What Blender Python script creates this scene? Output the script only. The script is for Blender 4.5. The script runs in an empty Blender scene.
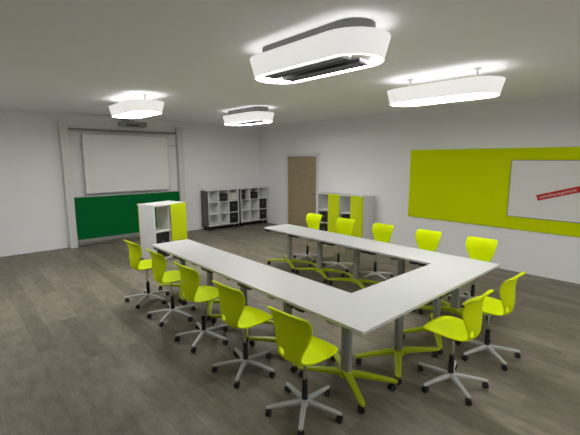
import bpy, bmesh, math, random
from mathutils import Vector, Matrix
random.seed(4)
C = bpy.context.scene.collection
PI = math.pi

# ------------------------------------------------------------------ materials
def lin(c):
    return c / 12.92 if c <= .04045 else ((c + .055) / 1.055) ** 2.4

def mat(name, col, rough=.5, metal=0., bump=0., bscale=60., var=0., spec=.5, emit=0.):
    m = bpy.data.materials.new(name); m.use_nodes = True
    nt = m.node_tree; b = nt.nodes['Principled BSDF']
    b.inputs['Base Color'].default_value = (*col, 1)
    b.inputs['Roughness'].default_value = rough
    b.inputs['Metallic'].default_value = metal
    b.inputs['Specular IOR Level'].default_value = spec
    if emit:
        b.inputs['Emission Color'].default_value = (1., .99, .985, 1)
        b.inputs['Emission Strength'].default_value = emit
    if bump or var:
        tc = nt.nodes.new('ShaderNodeTexCoord')
        nz = nt.nodes.new('ShaderNodeTexNoise'); nz.inputs['Scale'].default_value = bscale
        nz.inputs['Detail'].default_value = 4
        nt.links.new(tc.outputs['Object'], nz.inputs['Vector'])
        if bump:
            bp = nt.nodes.new('ShaderNodeBump'); bp.inputs['Strength'].default_value = bump
            bp.inputs['Distance'].default_value = .002
            nt.links.new(nz.outputs['Fac'], bp.inputs['Height'])
            nt.links.new(bp.outputs['Normal'], b.inputs['Normal'])
        if var:
            mx = nt.nodes.new('ShaderNodeMix'); mx.data_type = 'RGBA'
            mx.inputs[6].default_value = (*[c * (1 - var) for c in col], 1)
            mx.inputs[7].default_value = (*[min(1, c * (1 + var)) for c in col], 1)
            nt.links.new(nz.outputs['Fac'], mx.inputs[0])
            nt.links.new(mx.outputs[2], b.inputs['Base Color'])
    return m

M = {}
M['wall'] = mat('wall_paint', (.87, .865, .875), .9, bump=.15, bscale=220, var=.01, spec=.2)
M['ceil'] = mat('ceiling_paint', (.93, .93, .95), .95, bump=.1, bscale=200, spec=.1)
M['lime'] = mat('lime_plastic', (.67, .81, .0008), .55, bump=.08, bscale=400, spec=.06)
M['limepanel'] = mat('lime_pinboard', (.62, .74, .0015), .9, bump=.2, bscale=500, spec=.03)
M['limedoor'] = mat('lime_door', (.60, .72, .002), .5, bump=.03, bscale=300, spec=.3)
M['limemetal'] = mat('lime_powder_coat', (.44, .56, .002), .4, bump=.05, bscale=500, spec=.45)
M['white'] = mat('white_laminate', (.76, .77, .76), .45, bump=.04, bscale=300, spec=.35)
M['table'] = mat('table_laminate', (.64, .645, .645), .45, bump=.03, bscale=300, spec=.3)
M['grey'] = mat('grey_powder_coat', (.27, .28, .265), .4, bump=.05, bscale=400)
M['alu'] = mat('silver_painted_metal', (.52, .53, .52), .38, bump=.05, bscale=400)
M['pillar'] = mat('pillar_aluminium', (.68, .69, .67), .45, bump=.04, bscale=300)
M['steel'] = mat('brushed_steel', (.55, .55, .54), .3, metal=.9, bump=.05, bscale=300)
M['chrome'] = mat('chrome', (.7, .7, .7), .15, metal=1., bump=.01)
M['black'] = mat('black_plastic', (.012, .012, .013), .4, bump=.08, bscale=300)
M['box'] = mat('black_box', (.009, .009, .010), .65, bump=.1, bscale=200)
M['darkgrey'] = mat('dark_grey_sheet', (.09, .09, .09), .55, bump=.05, bscale=300)
M['board'] = mat('green_board_enamel', (.0006, .135, .03), .7, bump=.03, bscale=300, var=.04, spec=.06)
M['wboard'] = mat('whiteboard_enamel', (.78, .78, .755), .4, bump=.01, bscale=200, spec=.25)
M['canopy'] = mat('lamp_canopy_grey', (.14, .14, .135), .5, bump=.04, bscale=300)
M['shade'] = mat('lamp_shade_white', (.86, .86, .84), .5, bump=.03, bscale=300)
M['glowshade'] = mat('lamp_shade_opal', (.86, .86, .84), .5, bump=.03, bscale=300, emit=.58)
M['reflector'] = mat('lamp_reflector_grey', (.38, .38, .35), .5, bump=.04)
M['louvre'] = mat('lamp_louvre', (.03, .03, .028), .5, bump=.05)
M['red'] = mat('red_magnet', (.5, .006, .006), .5, bump=.04)
M['textw'] = mat('pale_lettering', (.8, .6, .55), .6, bump=.02)
M['paper'] = mat('paper_edges', (.66, .65, .62), .8, bump=.3, bscale=200)
M['frame'] = mat('door_frame_paint', (.80, .795, .775), .5, bump=.05, bscale=200)
M['lightrim'] = mat('lamp_light_rim', (.9, .9, .9), .5, emit=36)
M['lightrim_far'] = mat('lamp_light_rim_bright', (.9, .9, .9), .5, emit=165)
M['uplight_soft'] = mat('lamp_uplight_panel_soft', (.9, .9, .9), .5, emit=2.6)
M['louvrelight'] = mat('lamp_louvre_light', (.9, .9, .9), .5, emit=3)
M['opal'] = mat('lamp_opal_diffuser', (.9, .9, .88), .5, emit=20.5)
M['uplight'] = mat('lamp_uplight_panel', (.9, .9, .9), .5, emit=2.1)

def wood_material():
    m = bpy.data.materials.new('door_oak_veneer'); m.use_nodes = True
    nt = m.node_tree; b = nt.nodes['Principled BSDF']; b.inputs['Roughness'].default_value = .55
    tc = nt.nodes.new('ShaderNodeTexCoord'); mp = nt.nodes.new('ShaderNodeMapping')
    mp.inputs['Scale'].default_value = (1, 1.2, 16)
    nz = nt.nodes.new('ShaderNodeTexNoise'); nz.inputs['Scale'].default_value = 3; nz.inputs['Detail'].default_value = 8
    cr = nt.nodes.new('ShaderNodeValToRGB')
    cr.color_ramp.elements[0].position = .3; cr.color_ramp.elements[0].color = (.29, .225, .125, 1)
    cr.color_ramp.elements[1].position = .72; cr.color_ramp.elements[1].color = (.42, .33, .20, 1)
    nt.links.new(tc.outputs['Object'], mp.inputs['Vector']); nt.links.new(mp.outputs['Vector'], nz.inputs['Vector'])
    nt.links.new(nz.outputs['Fac'], cr.inputs['Fac']); nt.links.new(cr.outputs['Color'], b.inputs['Base Color'])
    return m
M['wood'] = wood_material()

def floor_material():
    m = bpy.data.materials.new('floor_vinyl_planks'); m.use_nodes = True
    nt = m.node_tree; b = nt.nodes['Principled BSDF']
    b.inputs['Roughness'].default_value = .55; b.inputs['Specular IOR Level'].default_value = .3
    tc = nt.nodes.new('ShaderNodeTexCoord')
    mp = nt.nodes.new('ShaderNodeMapping'); mp.inputs['Rotation'].default_value = (0, 0, PI / 2)
    br = nt.nodes.new('ShaderNodeTexBrick')
    br.inputs['Scale'].default_value = 1; br.inputs['Brick Width'].default_value = 1.25; br.inputs['Row Height'].default_value = .19
    br.inputs['Mortar Size'].default_value = .0012; br.offset = .37; br.offset_frequency = 3
    br.inputs['Color1'].default_value = (.160, .138, .103, 1); br.inputs['Color2'].default_value = (.240, .209, .162, 1)
    br.inputs['Mortar'].default_value = (.12, .104, .084, 1)
    mp2 = nt.nodes.new('ShaderNodeMapping'); mp2.inputs['Scale'].default_value = (4.2, 1.7, 1)
    n1 = nt.nodes.new('ShaderNodeTexNoise'); n1.inputs['Scale'].default_value = 2.6; n1.inputs['Detail'].default_value = 9; n1.inputs['Roughness'].default_value = .65
    mp3 = nt.nodes.new('ShaderNodeMapping'); mp3.inputs['Scale'].default_value = (40, 3, 1)
    n2 = nt.nodes.new('ShaderNodeTexNoise'); n2.inputs['Scale'].default_value = 2; n2.inputs['Detail'].default_value = 5
    r1 = nt.nodes.new('ShaderNodeMapRange'); r1.inputs[1].default_value = .3; r1.inputs[2].default_value = .7; r1.inputs[3].default_value = .74; r1.inputs[4].default_value = 1.22
    r2 = nt.nodes.new('ShaderNodeMapRange'); r2.inputs[1].default_value = .3; r2.inputs[2].default_value = .7; r2.inputs[3].default_value = .9; r2.inputs[4].default_value = 1.1
    mul = nt.nodes.new('ShaderNodeMath'); mul.operation = 'MULTIPLY'
    vm = nt.nodes.new('ShaderNodeVectorMath'); vm.operation = 'SCALE'
    L = nt.links.new
    for a in (mp, mp2, mp3): L(tc.outputs['Object'], a.inputs['Vector'])
    L(mp.outputs[0], br.inputs['Vector']); L(mp2.outputs[0], n1.inputs['Vector']); L(mp3.outputs[0], n2.inputs['Vector'])
    L(n1.outputs['Fac'], r1.inputs[0]); L(n2.outputs['Fac'], r2.inputs[0])
    L(r1.outputs[0], mul.inputs[0]); L(r2.outputs[0], mul.inputs[1])
    L(br.outputs['Color'], vm.inputs[0]); L(mul.outputs[0], vm.inputs['Scale'])
    L(vm.outputs[0], b.inputs['Base Color'])
    bp = nt.nodes.new('ShaderNodeBump'); bp.inputs['Strength'].default_value = .15; bp.inputs['Distance'].default_value = .002
    L(n2.outputs['Fac'], bp.inputs['Height']); L(bp.outputs[0], b.inputs['Normal'])
    return m
M['floor'] = floor_material()

# ------------------------------------------------------------------ mesh helpers
class MB:
    def __init__(s): s.bm = bmesh.new()
    def _merge(s, b2):
        me = bpy.data.meshes.new('t'); b2.to_mesh(me); b2.free(); s.bm.from_mesh(me); bpy.data.meshes.remove(me)
    def box(s, x0, x1, y0, y1, z0, z1, bev=0., mtx=None, seg=2):
        b = bmesh.new(); bmesh.ops.create_cube(b, size=1)
        for v in b.verts:
            v.co = Vector(((x0 + x1) / 2 + v.co.x * (x1 - x0), (y0 + y1) / 2 + v.co.y * (y1 - y0), (z0 + z1) / 2 + v.co.z * (z1 - z0)))
        if bev: bmesh.ops.bevel(b, geom=b.edges[:], offset=bev, segments=seg, affect='EDGES', profile=.5)
        if mtx: b.transform(mtx)
        s._merge(b); return s
    def tube(s, p0, p1, r0, r1=None, n=20, bev=0.):
        r1 = r0 if r1 is None else r1
        p0, p1 = Vector(p0), Vector(p1); d = p1 - p0
        b = bmesh.new(); bmesh.ops.create_cone(b, cap_ends=True, segments=n, radius1=r0, radius2=r1, depth=d.length)
        if bev:
            ed = [e for e in b.edges if abs(e.verts[0].co.z - e.verts[1].co.z) < 1e-6]
            bmesh.ops.bevel(b, geom=ed, offset=bev, segments=2, affect='EDGES', profile=.5)
        b.transform(Matrix.Translation((p0 + p1) / 2) @ d.to_track_quat('Z', 'Y').to_matrix().to_4x4())
        s._merge(b); return s
    def loft(s, rings, cap0=True, cap1=True, closed=False):
        vs = [[s.bm.verts.new(p) for p in r] for r in rings]; n = len(vs[0])
        m = len(vs)
        for i in range(m if closed else m - 1):
            a, b = vs[i], vs[(i + 1) % m]
            for k in range(n):
                s.bm.faces.new((a[k], a[(k + 1) % n], b[(k + 1) % n], b[k]))
        if not closed:
            if cap0: s.bm.faces.new(vs[0][::-1])
            if cap1: s.bm.faces.new(vs[-1])
        return s
    def build(s, name, m, parent=None, smooth=True):
        bmesh.ops.recalc_face_normals(s.bm, faces=s.bm.faces[:])
        me = bpy.data.meshes.new(name); s.bm.to_mesh(me); s.bm.free()
        me.materials.append(m)
        if smooth:
            me.polygons.foreach_set('use_smooth', [True] * len(me.polygons))
            me.set_sharp_from_angle(angle=math.radians(38))
        o = bpy.data.objects.new(name, me); C.objects.link(o)
        if smooth:
            wn = o.modifiers.new('weighted_normal', 'WEIGHTED_NORMAL'); wn.keep_sharp = True
        if parent: o.parent = parent
        return o

def empty(name, loc=(0, 0, 0), rz=0.):
    o = bpy.data.objects.new(name, None); C.objects.link(o); o.location = loc; o.rotation_euler = (0, 0, rz)
    o.empty_display_size = .1
    return o
def tag(o, label, cat, group=None):
    o['label'] = label; o['category'] = cat
    if group: o['group'] = group
    elif 'group' in o: del o['group']
    return o
def struct(o): o['kind'] = 'structure'; return o
def copy_tree(o, parent=None):
    c = o.copy(); C.objects.link(c)
    if parent: c.parent = parent
    for ch in list(o.children): copy_tree(ch, c)
    return c

def stadium(w, l, z, n=14, inset=0., cx=0., cy=0.):
    """outline of a racetrack of total width w (x) and length l (y)"""
    r = w / 2 - inset; h = (l - w) / 2; pts = []
    for k in range(n + 1):
        a = PI * k / n; pts.append((cx + r * math.cos(a), cy + h + r * math.sin(a), z))
    for k in range(n + 1):
        a = PI + PI * k / n; pts.append((cx + r * math.cos(a), cy - h + r * math.sin(a), z))
    return pts

# ------------------------------------------------------------------ room
XL, XR, YF, YB, H = -4.2, 5.318, -4.6, 8.23, 3.05
struct(MB().box(XL - .2, XR + .2, YF - .2, YB + .2, -.2, 0).build('floor', M['floor'], smooth=False))
struct(MB().box(XL - .2, XR + .2, YF - .2, YB + .2, H, H + .2).build('ceiling', M['ceil'], smooth=False))
struct(MB().box(XL - .2, XR + .2, YB, YB + .2, 0, H).build('wall_back', M['wall'], smooth=False))
struct(MB().box(XL - .2, XR + .2, YF - .2, YF, 0, H).build('wall_front', M['wall'], smooth=False))
struct(MB().box(XL - .2, XL, YF, YB, 0, H).build('wall_left', M['wall'], smooth=False))
DY0, DY1, DZ = 5.60, 6.90, 2.15
struct(MB().box(XR, XR + .2, YF, DY0, 0, H).box(XR, XR + .2, DY1, YB, 0, H).box(XR, XR + .2, DY0, DY1, DZ, H)
       .build('wall_right', M['wall'], smooth=False))
d = struct(empty('door_1', (XR, (DY0 + DY1) / 2, 0)))
hw = (DY1 - DY0) / 2
fr = MB()
for s in (-1, 1):
    fr.box(-.015, .14, min(s * hw, s * (hw - .045)), max(s * hw, s * (hw - .045)), 0, DZ, .004)
    fr.box(-.015, 0, min(s * (hw + .05), s * (hw - .01)), max(s * (hw + .05), s * (hw - .01)), 0, DZ + .05, .004)
fr.box(-.015, .14, -hw, hw, DZ - .045, DZ, .004).box(-.015, 0, -hw - .05, hw + .05, DZ - .01, DZ + .05, .004)
fr.build('door_frame', M['frame'], d)
leaf = MB().box(.03, .075, -hw + .047, hw - .047, .006, DZ - .05, .003).build('door_leaf', M['wood'], d)
hd = MB().box(.022, .03, -hw + .09, -hw + .13, .97, 1.13, .003)
hd.tube((.025, -hw + .11, 1.07), (-.025, -hw + .11, 1.07), .011)
hd.tube((-.025, -hw + .10, 1.07), (-.025, -hw + .24, 1.07), .011, bev=.003)
hd.build('door_handle', M['steel'], d)

# ------------------------------------------------------------------ pinboard, whiteboard and magnet on the right wall
pb = empty('pinboard', (XR - .001, .60, .78))
MB().box(-.028, 0, -2.19, 2.19, 0, 1.45, .004).build('felt_panel', M['limepanel'], pb)
tag(pb, 'large lime green pinboard panel on the right-hand white wall', 'pinboard')
wb = empty('whiteboard', (XR - .028, -.22, 1.01))
MB().box(-.016, 0, -.995, .995, .006, 1.004, .002).build('writing_surface', M['wboard'], wb)
fb = MB().box(-.02, 0, -1.0, 1.0, 0, .008).box(-.02, 0, -1.0, 1.0, 1.002, 1.01)
fb.box(-.02, 0, -1.0, -.992, 0, 1.01).box(-.02, 0, .992, 1.0, 0, 1.01).build('frame', M['darkgrey'], wb)
tag(wb, 'whiteboard with thin dark frame mounted on the lime pinboard', 'whiteboard')
mg = empty('magnetic_strip', (XR - .046, .33, 1.375)); mg.rotation_euler = (math.radians(-17.5), 0, 0)
MB().box(-.008, 0, -.68, 0, -.05, .05, .003).build('strip', M['red'], mg)
cu = bpy.data.curves.new('lettering', 'FONT'); cu.body = 'schulmanagement'; cu.size = .070; cu.extrude = .0006; cu.align_y = 'CENTER'; cu.shear = .12
to = bpy.data.objects.new('tmp', cu); C.objects.link(to)
bpy.context.view_layer.update()
me = bpy.data.meshes.new_from_object(to.evaluated_get(bpy.context.evaluated_depsgraph_get()))
bpy.data.objects.remove(to)
xs = [v.co.x for v in me.vertices]; k = .53 / (max(xs) - min(xs)); x0 = min(xs)
me.transform(Matrix(((0, 0, -1, -.0086), (-k, 0, 0, -.04 + k * x0), (0, 1, 0, 0), (0, 0, 0, 1))))
me.materials.clear(); me.materials.append(M['textw'])
tx = bpy.data.objects.new('lettering', me); C.objects.link(tx); tx.parent = mg
tag(mg, 'red slanted strip with pale lettering stuck on the whiteboard', 'sign')

# ------------------------------------------------------------------ pylon board
py = empty('pylon_board', (1.17, YB, 0))
def px(x): return x - 1.17
for x in (-.285, 2.47):
    MB().box(px(x), px(x + .155), -.16, -.0, 0, 2.89, .008).box(px(x + .055), px(x + .10), -.166, -.16, .02, 2.87, .001).build('pillar', M['pillar'], py)
MB().box(px(-.13), px(2.47), -.06, -.02, 2.69, 2.74, .004).build('crossbar', M['grey'], py)
MB().box(px(-.13), px(2.47), -.06, -.02, 2.36, 2.41, .004).build('crossbar', M['pillar'], py)
w = MB().box(px(.15), px(2.19), -.135, -.10, 1.25, 2.61, .004).build('projection_board', M['wboard'], py)
w['label'] = 'white writing and projection panel'
e = MB()
for (a, b_, c_, d_) in ((.14, 2.20, 1.238, 1.252), (.14, 2.20, 2.608, 2.622), (.14, .152, 1.238, 2.622), (2.188, 2.2, 1.238, 2.622)):
    e.box(px(a), px(b_), -.138, -.095, c_, d_, .002)
e.build('edge_frame', M['alu'], w)
g = MB().box(px(-.11), px(2.45), -.13, -.09, .17, 1.16, .004).build('green_board', M['board'], py)
g['label'] = 'dark green chalk board panel'
MB().box(px(-.12), px(2.46), -.14, -.08, .085, .168, .004).build('lower_rail', M['grey'], g)
MB().box(px(-.12), px(2.46), -.135, -.085, 1.162, 1.18, .003).build('upper_rail', M['alu'], g)
tag(py, 'wall board system with two tall pale pillars, white panel above green board', 'board')

pr = empty('short_throw_projector', (1.17, YB, 2.84))
MB().box(-.29, .29, -.66, -.36, -.05, .07, .02).build('body', M['grey'], pr)
MB().box(-.2, .1, -.662, -.655, -.03, .0, .002).build('vent', M['black'], pr)
MB().box(-.05, .05, -.5, -.0, .07, .11, .006).build('arm', M['alu'], pr)
MB().box(-.09, .09, -.02, 0, -.02, .17, .004).build('wall_plate', M['alu'], pr)
tag(pr, 'grey projector on a short wall arm above the white projection panel', 'projector')

# ------------------------------------------------------------------ ceiling lamps
LW, LL = .47, 1.31
def ring(name, mt, outer, inner, parent):
    """outer/inner: list of (w,l,z) going down; closed loop"""
    m = MB(); rings = [stadium(*o) for o in outer] + [stadium(*i) for i in inner[::-1]]
    m.loft(rings, closed=True); return m.build(name, mt, parent)
def lamp(x, y, zb, opal, label, rim='lightrim'):
    r = empty('ceiling_light', (x, y, zb))
    top = H - zb
    hs = .165                                        # shade height
    ring('shade', M['glowshade'], [(LW + .10, LL + .10, hs), (LW + .012, LL + .012, 0)], [(LW + .088, LL + .088, hs), (LW, LL, 0)], r)
    m = MB()
    if opal:
        m.loft([stadium(LW - .002, LL - .002, .004), stadium(LW - .002, LL - .002, .02)]).build('diffuser', M['opal'], r)
    else:
        ring('light_rim', M[rim], [(LW, LL, .003), (LW, LL, .03)], [(LW - .044, LL - .044, .003), (LW - .044, LL - .044, .03)], r)
        m.loft([stadium(LW - .044, LL - .044, .028), stadium(LW - .044, LL - .044, .036)]).build('reflector', M['reflector'], r)
        for s in (-1, 1):
            ya, yb, xc = -LL / 2 + .2, LL / 2 - .2, s * .115
            MB().box(xc - .063, xc + .063, ya, yb, .024, .0275).build('louvre_light', M['louvrelight'], r)
            q = MB().box(xc - .068, xc - .063, ya, yb, .002, .0278).box(xc + .063, xc + .068, ya, yb, .002, .0278)
            for k in range(29):
                yy = ya + k * (yb - ya) / 28
                q.box(xc - .063, xc + .063, yy - .0015, yy + .0015, .002, .0238)
            q.build('louvre', M['louvre'], r)
    ring('uplight', M['uplight' if opal else 'uplight_soft'], [(LW + .0, LL + .0, .06), (LW + .0, LL + .0, .05)], [(LW - .14, LL - .14, .06), (LW - .14, LL - .14, .05)], r)
    MB().loft([stadium(LW + .014, LL + .014, .037), stadium(LW + .02, LL + .02, .049)]).build('gear_tray', M['shade'], r)
    if not opal:
        MB().loft([stadium(LW - .13, LL - .13, .058), stadium(LW - .13, LL - .13, top - .004)]).build('canopy', M['canopy'], r)
    else:
        for s in (-1, 1):
            MB().tube((0, s * .42, .058), (0, s * .42, top - .012), .012).tube((0, s * .42, top - .012), (0, s * .42, top - .002), .04, bev=.003).build('suspension_rod', M['alu'], r)
    tag(r, label, 'ceiling light')
    return r
lamp(.17, .73, 2.785, False, 'large nearest white oval ceiling light with dark louvres and grey canopy')
lamp(.20, 4.87, 2.765, True, 'glowing white oval ceiling light hanging in front of the board pillars')
lamp(2.51, 4.93, 2.775, False, 'small far oval ceiling light with grey canopy near the room corner', 'lightrim_far')
lamp(2.31, .67, 2.745, True, 'glowing white oval ceiling light over the lime pinboard side')

# added lamps, unseen beside and behind the camera, to even out the light
lamp(-2.35, 4.87, 2.765, True, 'added white oval fill lamp beyond the left edge, towards the board wall')
lamp(.17, -3.3, 2.765, True, 'added white oval fill lamp behind the camera, on its right')
lamp(2.40, -3.3, 2.765, True, 'added white oval fill lamp behind the camera, by the pinboard wall')

# ------------------------------------------------------------------ tables
TZ = .74
def make_foot(parent, hx, hy, alongy):
    m = MB()
    m.tube((hx, hy, .075), (hx, hy, .135), .062, .056, 24, bev=.008)
    tips = []
    for sx in (-1, 1):
        for sy in (-1, 1):
            dx, dy = (.235 * sx, .365 * sy) if alongy else (.365 * sx, .235 * sy)
            d = Vector((dx, dy, 0)); n = Vector((-dy, dx, 0)).normalized()
            rings = []
            for t, wd, zt, th in ((.06, .040, .128, .045), (.3, .034, .132, .042), (.7, .029, .117, .034), (.97, .027, .105, .026), (1.06, .016, .1, .018)):
                c = Vector((hx, hy, 0)) + d * t
                rings.append([tuple(c + n * wd + Vector((0, 0, zt - .008))), tuple(c + n * wd * .7 + Vector((0, 0, zt))), tuple(c - n * wd * .7 + Vector((0, 0, zt))),
                              tuple(c - n * wd + Vector((0, 0, zt - .008))), tuple(c - n * wd * .8 + Vector((0, 0, zt - th))), tuple(c + n * wd * .8 + Vector((0, 0, zt - th)))])
            m.loft(rings); tips.append(Vector((hx + dx * .95, hy + dy * .95, 0)))
    f = m.build('foot', M['limemetal'], parent)
    for t in tips:
        q = MB().tube((t.x, t.y, .05), (t.x, t.y, .086), .012)
        a = random.uniform(0, PI); u = Vector((math.cos(a), math.sin(a), 0))
        for s in (-1, 1):
            q.tube(t + u * s * .006 + Vector((0, 0, .03)), t + u * s * .026 + Vector((0, 0, .03)), .03, n=20, bev=.004)
        q.box(t.x - .018, t.x + .018, t.y - .018, t.y + .018, .045, .066, .006)
        q.build('caster', M['black'], f)
def make_table(x0, x1, y0, y1, alongy, cols, clamps, label):
    cx, cy = (x0 + x1) / 2, (y0 + y1) / 2
    r = empty('classroom_table', (cx, cy, 0))
    g = .00005
    MB().box(x0 - cx + g, x1 - cx - g, y0 - cy + g, y1 - cy - g, TZ - .026, TZ, .0003).build('tabletop', M['table'], r)
    bar = MB()
    ln = [c for c in cols]
    for c in ln:
        hx, hy = ((x0 + x1) / 2 - cx, c - cy) if alongy else (c - cx, (y0 + y1) / 2 - cy)
        make_foot(r, hx, hy, alongy)
        a, b = (.030, .052) if alongy else (.052, .030)
        rings = []
        for z in (.12, .66):
            rings.append([(hx + a * math.copysign(abs(math.cos(t)) ** .6, math.cos(t)), hy + b * math.copysign(abs(math.sin(t)) ** .6, math.sin(t)), z) for t in [2 * PI * k / 28 for k in range(28)]])
        MB().loft(rings).build('column', M['grey'], r)
        bar.box(hx - (.24 if alongy else .035), hx + (.24 if alongy else .035), hy - (.035 if alongy else .24), hy + (.035 if alongy else .24), .655, .69, .004)
    if alongy: bar.box(-.03, .03, y0 - cy + .08, y1 - cy - .08, .69, .7135)
    else: bar.box(x0 - cx + .08, x1 - cx - .08, -.03, .03, .69, .7135)
    bar.build('support_frame', M['grey'], r)
    for (a, b) in clamps:
        u, v = (.045, .05) if alongy else (.05, .045)
        hx, hy = (a * (.3 - .06), b * ((y1 - y0) / 2 - .065)) if alongy else (a * ((x1 - x0) / 2 - .065), b * (.3 - .06))
        MB().box(hx - u, hx + u, hy - v, hy + v, .672, .7135, .005).build('clamp', M['black'], r)
    tag(r, label, 'table', 'white single tables joined into a U shape')
W = 2.79; S = .804
nm = ['at the near corner', 'second from the near corner', 'third from the near corner', 'fourth from the near corner', 'at the far end by the freestanding cabinet']
for k in range(5):
    cl = [(-1, 1), (1, 1)] if k == 0 else [(-1, 1), (1, 1), (-1, -1), (1, -1)]
    make_table(0, .6, k * S, (k + 1) * S, True, [(k + .5) * S], cl, 'white single table in the left table row, ' + nm[k])
hw2 = (W - 1.2) / 2
make_table(.6, .6 + hw2, 0, .6, False, [.6 + hw2 / 2], [(1, 1), (1, -1), (-1, 1)], 'white single table in the short joining row, the one nearer the camera')
make_table(.6 + hw2, W - .6, 0, .6, False, [W - .6 - hw2 / 2], [(1, 1), (-1, 1), (-1, -1)], 'white single table in the short joining row, the one farther from the camera')
nm = ['at the right-hand corner', 'second from the right-hand corner', 'third from the right-hand corner', 'fourth from the right-hand corner', 'at the far end towards the door']
for k in range(5):
    cl = [(-1, 1), (1, 1)] if k == 0 else [(-1, 1), (1, 1), (-1, -1), (1, -1)]
    make_table(W - .6, W, k * S, (k + 1) * S, True, [(k + .5) * S], cl, 'white single table in the far row, ' + nm[k])

# ------------------------------------------------------------------ chairs (face +x)
def make_chair():
    r = empty('swivel_chair')
    # profile: (x, z, half width, side curl)
    P = [(.215, .515, .10, .0), (.218, .530, .150, -.004), (.205, .549, .185, -.012), (.165, .564, .212, -.020), (.105, .568, .226, -.018), (.04, .561, .228, -.012),
         (-.02, .549, .220, -.004), (-.08, .533, .204, .006), (-.13, .517, .178, .016), (-.165, .513, .148, .022), (-.188, .527, .126, .022),
         (-.197, .556, .119, .020), (-.196, .602, .132, .020), (-.190, .655, .157, .022), (-.183, .71, .182, .026), (-.178, .765, .200, .032),
         (-.178, .815, .212, .026), (-.188, .862, .215, .018), (-.204, .898, .210, .010), (-.228, .917, .198, .002), (-.251, .918, .176, .0)]
    NU = 12; b = bmesh.new(); rows = []
    for i, (x, z, hw_, cu_) in enumerate(P):
        # local normal direction (towards the sitter) from the tangent
        a = P[max(0, i - 1)]; c = P[min(len(P) - 1, i + 1)]
        t = Vector((c[0] - a[0], 0, c[1] - a[1])).normalized(); n = Vector((t.z, 0, -t.x))
        if n.dot(Vector((.4, 0, 1))) < 0: n = -n
        row = []
        for k in range(NU + 1):
            u = -1 + 2 * k / NU
            p = Vector((x, u * hw_, z)) + n * cu_ * (abs(u) ** 2.2)
            row.append(b.verts.new(p))
        rows.append(row)
    fc = {}
    for i in range(len(P) - 1):
        for k in range(NU):
            fc[(i, k)] = b.faces.new((rows[i][k], rows[i][k + 1], rows[i + 1][k + 1], rows[i + 1][k]))
    dead = [fc[(i, k)] for i in (11,) for k in (8, 9, 10)]
    bmesh.ops.delete(b, geom=dead, context='FACES')
    me = bpy.data.meshes.new('shell'); b.to_mesh(me); b.free()
    o = bpy.data.objects.new('tmp', me); C.objects.link(o)
    so = o.modifiers.new('s', 'SOLIDIFY'); so.thickness = .017; so.offset = 0
    su = o.modifiers.new('u', 'SUBSURF'); su.levels = 2; su.render_levels = 2
    bpy.context.view_layer.update()
    me2 = bpy.data.meshes.new_from_object(o.evaluated_get(bpy.context.evaluated_depsgraph_get()))
    bpy.data.objects.remove(o)
    me2.name = 'seat_shell'; me2.materials.clear(); me2.materials.append(M['lime'])
    me2.polygons.foreach_set('use_smooth', [True] * len(me2.polygons))
    sh = bpy.data.objects.new('seat_shell', me2); C.objects.link(sh); sh.parent = r
    MB().box(-.08, .10, -.075, .075, .505, .530, .008).tube((0, 0, .475), (0, 0, .51), .04, .055).box(-.02, .02, -.15, -.07, .507, .515, .003).box(.0, .08, -.06, .06, .528, .553, .006).build('mechanism', M['grey'], r)
    MB().tube((0, 0, .25), (0, 0, .49), .014).build('gas_rod', M['chrome'], r)
    MB().tube((0, 0, .095), (0, 0, .29), .027, .023, bev=.003).build('column_cover', M['black'], r)
    MB().tube((0, 0, .07), (0, 0, .118), .048, .038, 24, bev=.006).build('hub', M['alu'], r)
    for k in range(5):
        a = 2 * PI * k / 5; d = Vector((math.cos(a), math.sin(a), 0)); n = Vector((-d.y, d.x, 0))
        rings = []
        for t, wd, zt, th in ((.02, .026, .114, .040), (.12, .022, .106, .032), (.24, .019, .092, .024), (.30, .018, .083, .018), (.318, .010, .080, .014)):
            c = d * t
            rings.append([tuple(c + n * wd + Vector((0, 0, zt - .008))), tuple(c + n * wd * .6 + Vector((0, 0, zt))), tuple(c - n * wd * .6 + Vector((0, 0, zt))),
                          tuple(c - n * wd + Vector((0, 0, zt - .008))), tuple(c - n * wd * .8 + Vector((0, 0, zt - th))), tuple(c + n * wd * .8 + Vector((0, 0, zt - th)))])
        arm = MB().loft(rings).build('leg', M['alu'], r)
        p = d * .298; aa = a + random.uniform(-1, 1); u = Vector((math.cos(aa), math.sin(aa), 0))
        q = MB().tube((p.x, p.y, .04), (p.x, p.y, .074), .010)
        for s in (-1, 1):
            q.tube(p + u * s * .005 + Vector((0, 0, .027)), p + u * s * .022 + Vector((0, 0, .027)), .027, n=20, bev=.004)
        q.box(p.x - .016, p.x + .016, p.y - .016, p.y + .016, .04, .058, .006)
        q.build('caster', M['black'], arm)
    return r
proto = make_chair(); first = [True]
def chair(x, y, deg, label):
    c = proto if first[0] else copy_tree(proto)
    first[0] = False
    c.location = (x, y, 0); c.rotation_euler = (0, 0, math.radians(deg))
    tag(c, label, 'chair', 'lime green swivel chairs around the U-shaped table')
names = ['nearest the camera', 'second from the camera', 'third from the camera, the middle one', 'fourth from the camera', 'farthest, by the freestanding cabinet']
for (x, y, a), n in zip([(-.255, .375, 4), (-.25, 1.21, 3), (-.235, 2.05, 3), (-.225, 2.88, 2), (-.235, 3.66, 4)], names):
    chair(x, y, a, 'lime green swivel chair at the left table row, ' + n)
chair(1.0, -.25, 90, 'lime green swivel chair at the joining table, nearer one in the right foreground')
chair(1.80, -.26, 89, 'lime green swivel chair at the joining table, farther one near the right table corner')
names = ['rightmost, behind the right table corner', 'second from the right, below the pinboard', 'middle one of five', 'in front of the right green cabinet door', 'leftmost, just right of the wooden door']
for (x, y, a), n in zip([(3.13, .44, 181), (3.11, 1.24, 180), (3.09, 2.07, 179), (3.08, 2.89, 181), (3.07, 3.71, 180)], names):
    chair(x, y, a, 'lime green swivel chair in the far row, ' + n)

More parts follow.
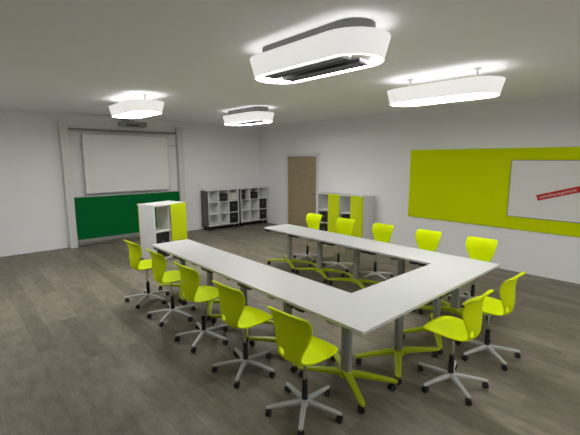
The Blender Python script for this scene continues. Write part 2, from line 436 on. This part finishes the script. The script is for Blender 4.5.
# ------------------------------------------------------------------ freestanding cabinet near the board
fc_ = empty('room_divider_cabinet', (.98, 5.85, 0), math.radians(14))
t = .022; cw, cd, ch = .78, .54, 1.15
hx, hd_ = cw / 2, cd / 2
MB().box(-hx, hx, -hd_, hd_, ch - .025, ch, .003).build('top', M['white'], fc_)
MB().box(-hx, hx, -hd_ + .03, hd_ - .03, .05, .075).box(-hx + .03, hx - .03, -hd_ + .07, hd_ - .07, 0, .05).build('base', M['white'], fc_)
for x in (-hx, hx - t):
    MB().box(x, x + t, -hd_ + .012, hd_ - .05, .075, ch - .025, .002).build('side_panel', M['white'], fc_)
MB().box(-.012, .012, -hd_ + .045, hd_ - .09, .075, ch - .025, .002).build('divider', M['white'], fc_)
MB().box(-hx + t, -.012, -hd_ + .03, hd_ - .09, .60, .625, .002).build('shelf', M['white'], fc_)
MB().box(.012, hx - t, -hd_ + .03, hd_ - .09, .60, .625, .002).build('shelf', M['white'], fc_)
MB().box(-hx + t, -.012, hd_ - .105, hd_ - .09, .075, .60, .002).build('back_panel', M['white'], fc_)
dr = MB().box(.0, hx, -hd_ - .006, -hd_ + .012, .055, ch - .004, .003).build('sliding_door', M['limedoor'], fc_)
dr['label'] = 'lime green front sliding door'
d2 = MB().box(-hx + .008, -.06, hd_ - .022, hd_ - .010, .055, ch - .03, .003).build('sliding_door', M['limedoor'], fc_)
tag(fc_, 'freestanding white cabinet with lime sliding door in front of the green board', 'cabinet')
def storage_box(loc, rz, sx, sy, sz, label, m='box', lid=True):
    r = empty('storage_box', loc, rz)
    q = MB().box(-sx / 2, sx / 2, -sy / 2, sy / 2, 0, sz - (.03 if lid else 0), .006).build('body', M[m], r)
    if lid: MB().box(-sx / 2 - .006, sx / 2 + .006, -sy / 2 - .006, sy / 2 + .006, sz - .03, sz, .006).build('lid', M[m], r)
    MB().box(-.05, .05, -sy / 2 - .010, -sy / 2, sz * .55, sz * .68, .003).build('handle', M['darkgrey'], r)
    return tag(r, label, 'box')
rot = Matrix.Rotation(math.radians(14), 3, 'Z')
p = rot @ Vector((-.19, -.04, .075)) + Vector((.98, 5.85, 0))
storage_box(p, math.radians(14), .31, .36, .50, 'tall black box in the lower compartment of the freestanding cabinet')

# ------------------------------------------------------------------ cabinet on the right wall
rc = empty('low_cabinet', (4.91, 4.455, 0))
y0, y1 = 3.70 - 4.455, 5.21 - 4.455; ch = 1.165; dp = .40
MB().box(0, dp, y0, y1, ch - .022, ch, .003).build('top', M['white'], rc)
MB().box(.02, dp, y0, y1, .05, .072).box(.05, dp - .02, y0 + .02, y1 - .02, 0, .05).build('base', M['white'], rc)
seg = (y1 - y0) / 4
for i in range(5):
    yy = y0 + i * seg; a, b = (yy, yy + t) if i == 0 else ((yy - t, yy) if i == 4 else (yy - t / 2, yy + t / 2))
    MB().box(.0 if i in (0, 4) else .014, dp, a, b, .072, ch - .022, .002).build('side_panel' if i in (0, 4) else 'divider', M['white'], rc)
MB().box(dp - .012, dp, y0 + t, y1 - t, .072, ch - .022).build('back_panel', M['white'], rc)
for i in range(4):
    for z in (.39, .71):
        MB().box(.016, dp - .012, y0 + i * seg + t / (1 if i == 0 else 2) , y0 + (i + 1) * seg - t / (1 if i == 3 else 2), z, z + .022, .002).build('shelf', M['white'], rc)
for i in (0, 2):
    a = y0 + i * seg + (.03 if i == 0 else 0); b = a + seg - .01
    dd = MB().box(-.018, -.002, a, b, .05, ch + .004, .003).build('sliding_door', M['limedoor'], rc)
    dd['label'] = 'lime green sliding door'
tag(rc, 'low white cabinet with two lime sliding doors against the wall by the wooden door', 'cabinet')
for i, nm in ((1, 'right open bay'), (3, 'left open bay')):
    for z, lv in ((.072, 'bottom'), (.412, 'middle')):
        storage_box((4.91 + .20, 4.455 + y0 + (i + .5) * seg, z), -PI / 2, .29, .32, .24 if lv == 'middle' else .26, 'black box on the %s shelf in the %s of the low wall cabinet' % (lv, nm))

# ------------------------------------------------------------------ shelf units on the back wall
def shelf_unit(x0, label, sidelabel=None):
    sw = 1.07;  dp = .38; z0, z1 = .125, 1.165; yf = 7.76
    r = empty('mobile_shelf_unit', (x0, yf, 0))
    MB().box(0, sw, 0, dp, z1 - .022, z1, .003).build('top', M['white'], r)
    for x in (0, sw - .02):
        q = MB().box(x, x + .02, .012, dp, z0, z1 - .022, .002)
        for k in range(13):
            zz = z0 + .06 + k * .072
            xa = x - .008 if x == 0 else x + .02
            q.box(xa, xa + .008, .02, dp - .02, zz, zz + .018)
        q.build('side_panel', M['darkgrey'], r)
    MB().box(.02, sw - .02, dp - .012, dp, z0, z1 - .022).build('back_panel', M['white'], r)
    cwid = (sw - .04) / 3
    for i in range(4):
        xx = .02 + i * cwid
        a = xx if i == 0 else (xx - .018 if i == 3 else xx - .009)
        MB().box(a, a + .018, 0, dp - .012, z0, z1 - .022, .002).build('divider', M['white'], r)
    rh = (z1 - .022 - z0) / 3
    for k in range(3):
        zz = z0 + k * rh
        for i in range(3):
            a = .02 + i * cwid + (.018 if i == 0 else .009); b = .02 + (i + 1) * cwid - (.018 if i == 2 else .009)
            MB().box(a, b, 0, dp - .012, zz, zz + .02, .002).build('shelf', M['white'], r)
    MB().box(.0, sw, .02, dp - .02, z0 - .03, z0 - .001, .003).build('base_frame', M['black'], r)
    for x in (.07, sw - .07):
        for y in (.06, dp - .06):
            q = MB().tube((x, y, .06), (x, y, z0 - .03), .012)
            for s in (-1, 1): q.tube((x + s * .006, y, .042), (x + s * .03, y, .042), .042, n=20, bev=.005)
            q.build('caster', M['black'], r)
    tag(r, label, 'shelf')
    return lambda i, k: (x0 + .02 + (i + .5) * cwid, yf, z0 + k * rh + .02), cwid, rh
posA, cwid, rh = shelf_unit(3.13, 'white pigeonhole shelf on casters with dark slatted side, left of the pair')
posB, _, _ = shelf_unit(4.235, 'white pigeonhole shelf on casters, right of the pair beside the room corner')
def sb(pos, i, k, sx, sz, label, dx=0., dy=.17, sy=.28):
    x, y, z = pos(i, k); storage_box((x + dx, y + dy, z), 0, sx, sy, sz, label)
sb(posA, 1, 2, .28, .20, 'low black box in the top middle bay of the left shelf unit')
sb(posA, 2, 1, .305, .312, 'black box in the middle right bay of the left shelf unit')
sb(posA, 2, 0, .305, .312, 'black box in the bottom right bay of the left shelf unit')
sb(posB, 0, 2, .13, .27, 'narrow black box in the top left bay of the right shelf unit', dx=-.07)
sb(posB, 1, 2, .28, .19, 'low black box in the top middle bay of the right shelf unit')
sb(posB, 2, 1, .295, .31, 'black box in the middle right bay of the right shelf unit')
sb(posB, 2, 0, .295, .31, 'black box in the bottom right bay of the right shelf unit')
x, y, z = posA(2, 2)
for k in range(4):
    f = empty('magazine_file', (x - .10 + k * .065, y + .16, z))
    MB().box(-.027, .027, -.13, .13, 0, .22 - .012 * (k % 2), .003).build('case', M['paper'], f)
    MB().box(-.015, .015, -.133, -.13, .05, .13).build('spine_label', M['white'], f)
    tag(f, 'pale magazine file, %s of four in the top right bay, left shelf unit' % ['leftmost', 'second', 'third', 'rightmost'][k], 'file')

# ------------------------------------------------------------------ world, camera, view
wd = bpy.data.worlds.new('World'); bpy.context.scene.world = wd; wd.use_nodes = True
wd.node_tree.nodes['Background'].inputs[0].default_value = (.5, .52, .55, 1)
wd.node_tree.nodes['Background'].inputs[1].default_value = .3
cam = bpy.data.cameras.new('Camera'); co = bpy.data.objects.new('Camera', cam); C.objects.link(co)
pi_, ya, ro = math.radians(8.88), math.radians(42.03), math.radians(-.067)
fw = Vector((math.sin(ya) * math.cos(pi_), math.cos(ya) * math.cos(pi_), -math.sin(pi_)))
rt = Vector((math.cos(ya), -math.sin(ya), 0)); up = rt.cross(fw)
r2 = rt * math.cos(ro) + up * math.sin(ro); u2 = -rt * math.sin(ro) + up * math.cos(ro)
co.matrix_world = Matrix(((r2.x, u2.x, -fw.x, -2.238), (r2.y, u2.y, -fw.y, -1.647), (r2.z, u2.z, -fw.z, 2.053), (0, 0, 0, 1)))
cam.sensor_width = 36; cam.lens = 378.74 / 580 * 36; cam.clip_start = .05
bpy.context.scene.camera = co
vs = bpy.context.scene.view_settings
vs.view_transform = 'Standard'; vs.look = 'None'; vs.exposure = 0; vs.gamma = 1; vs.use_curve_mapping = False
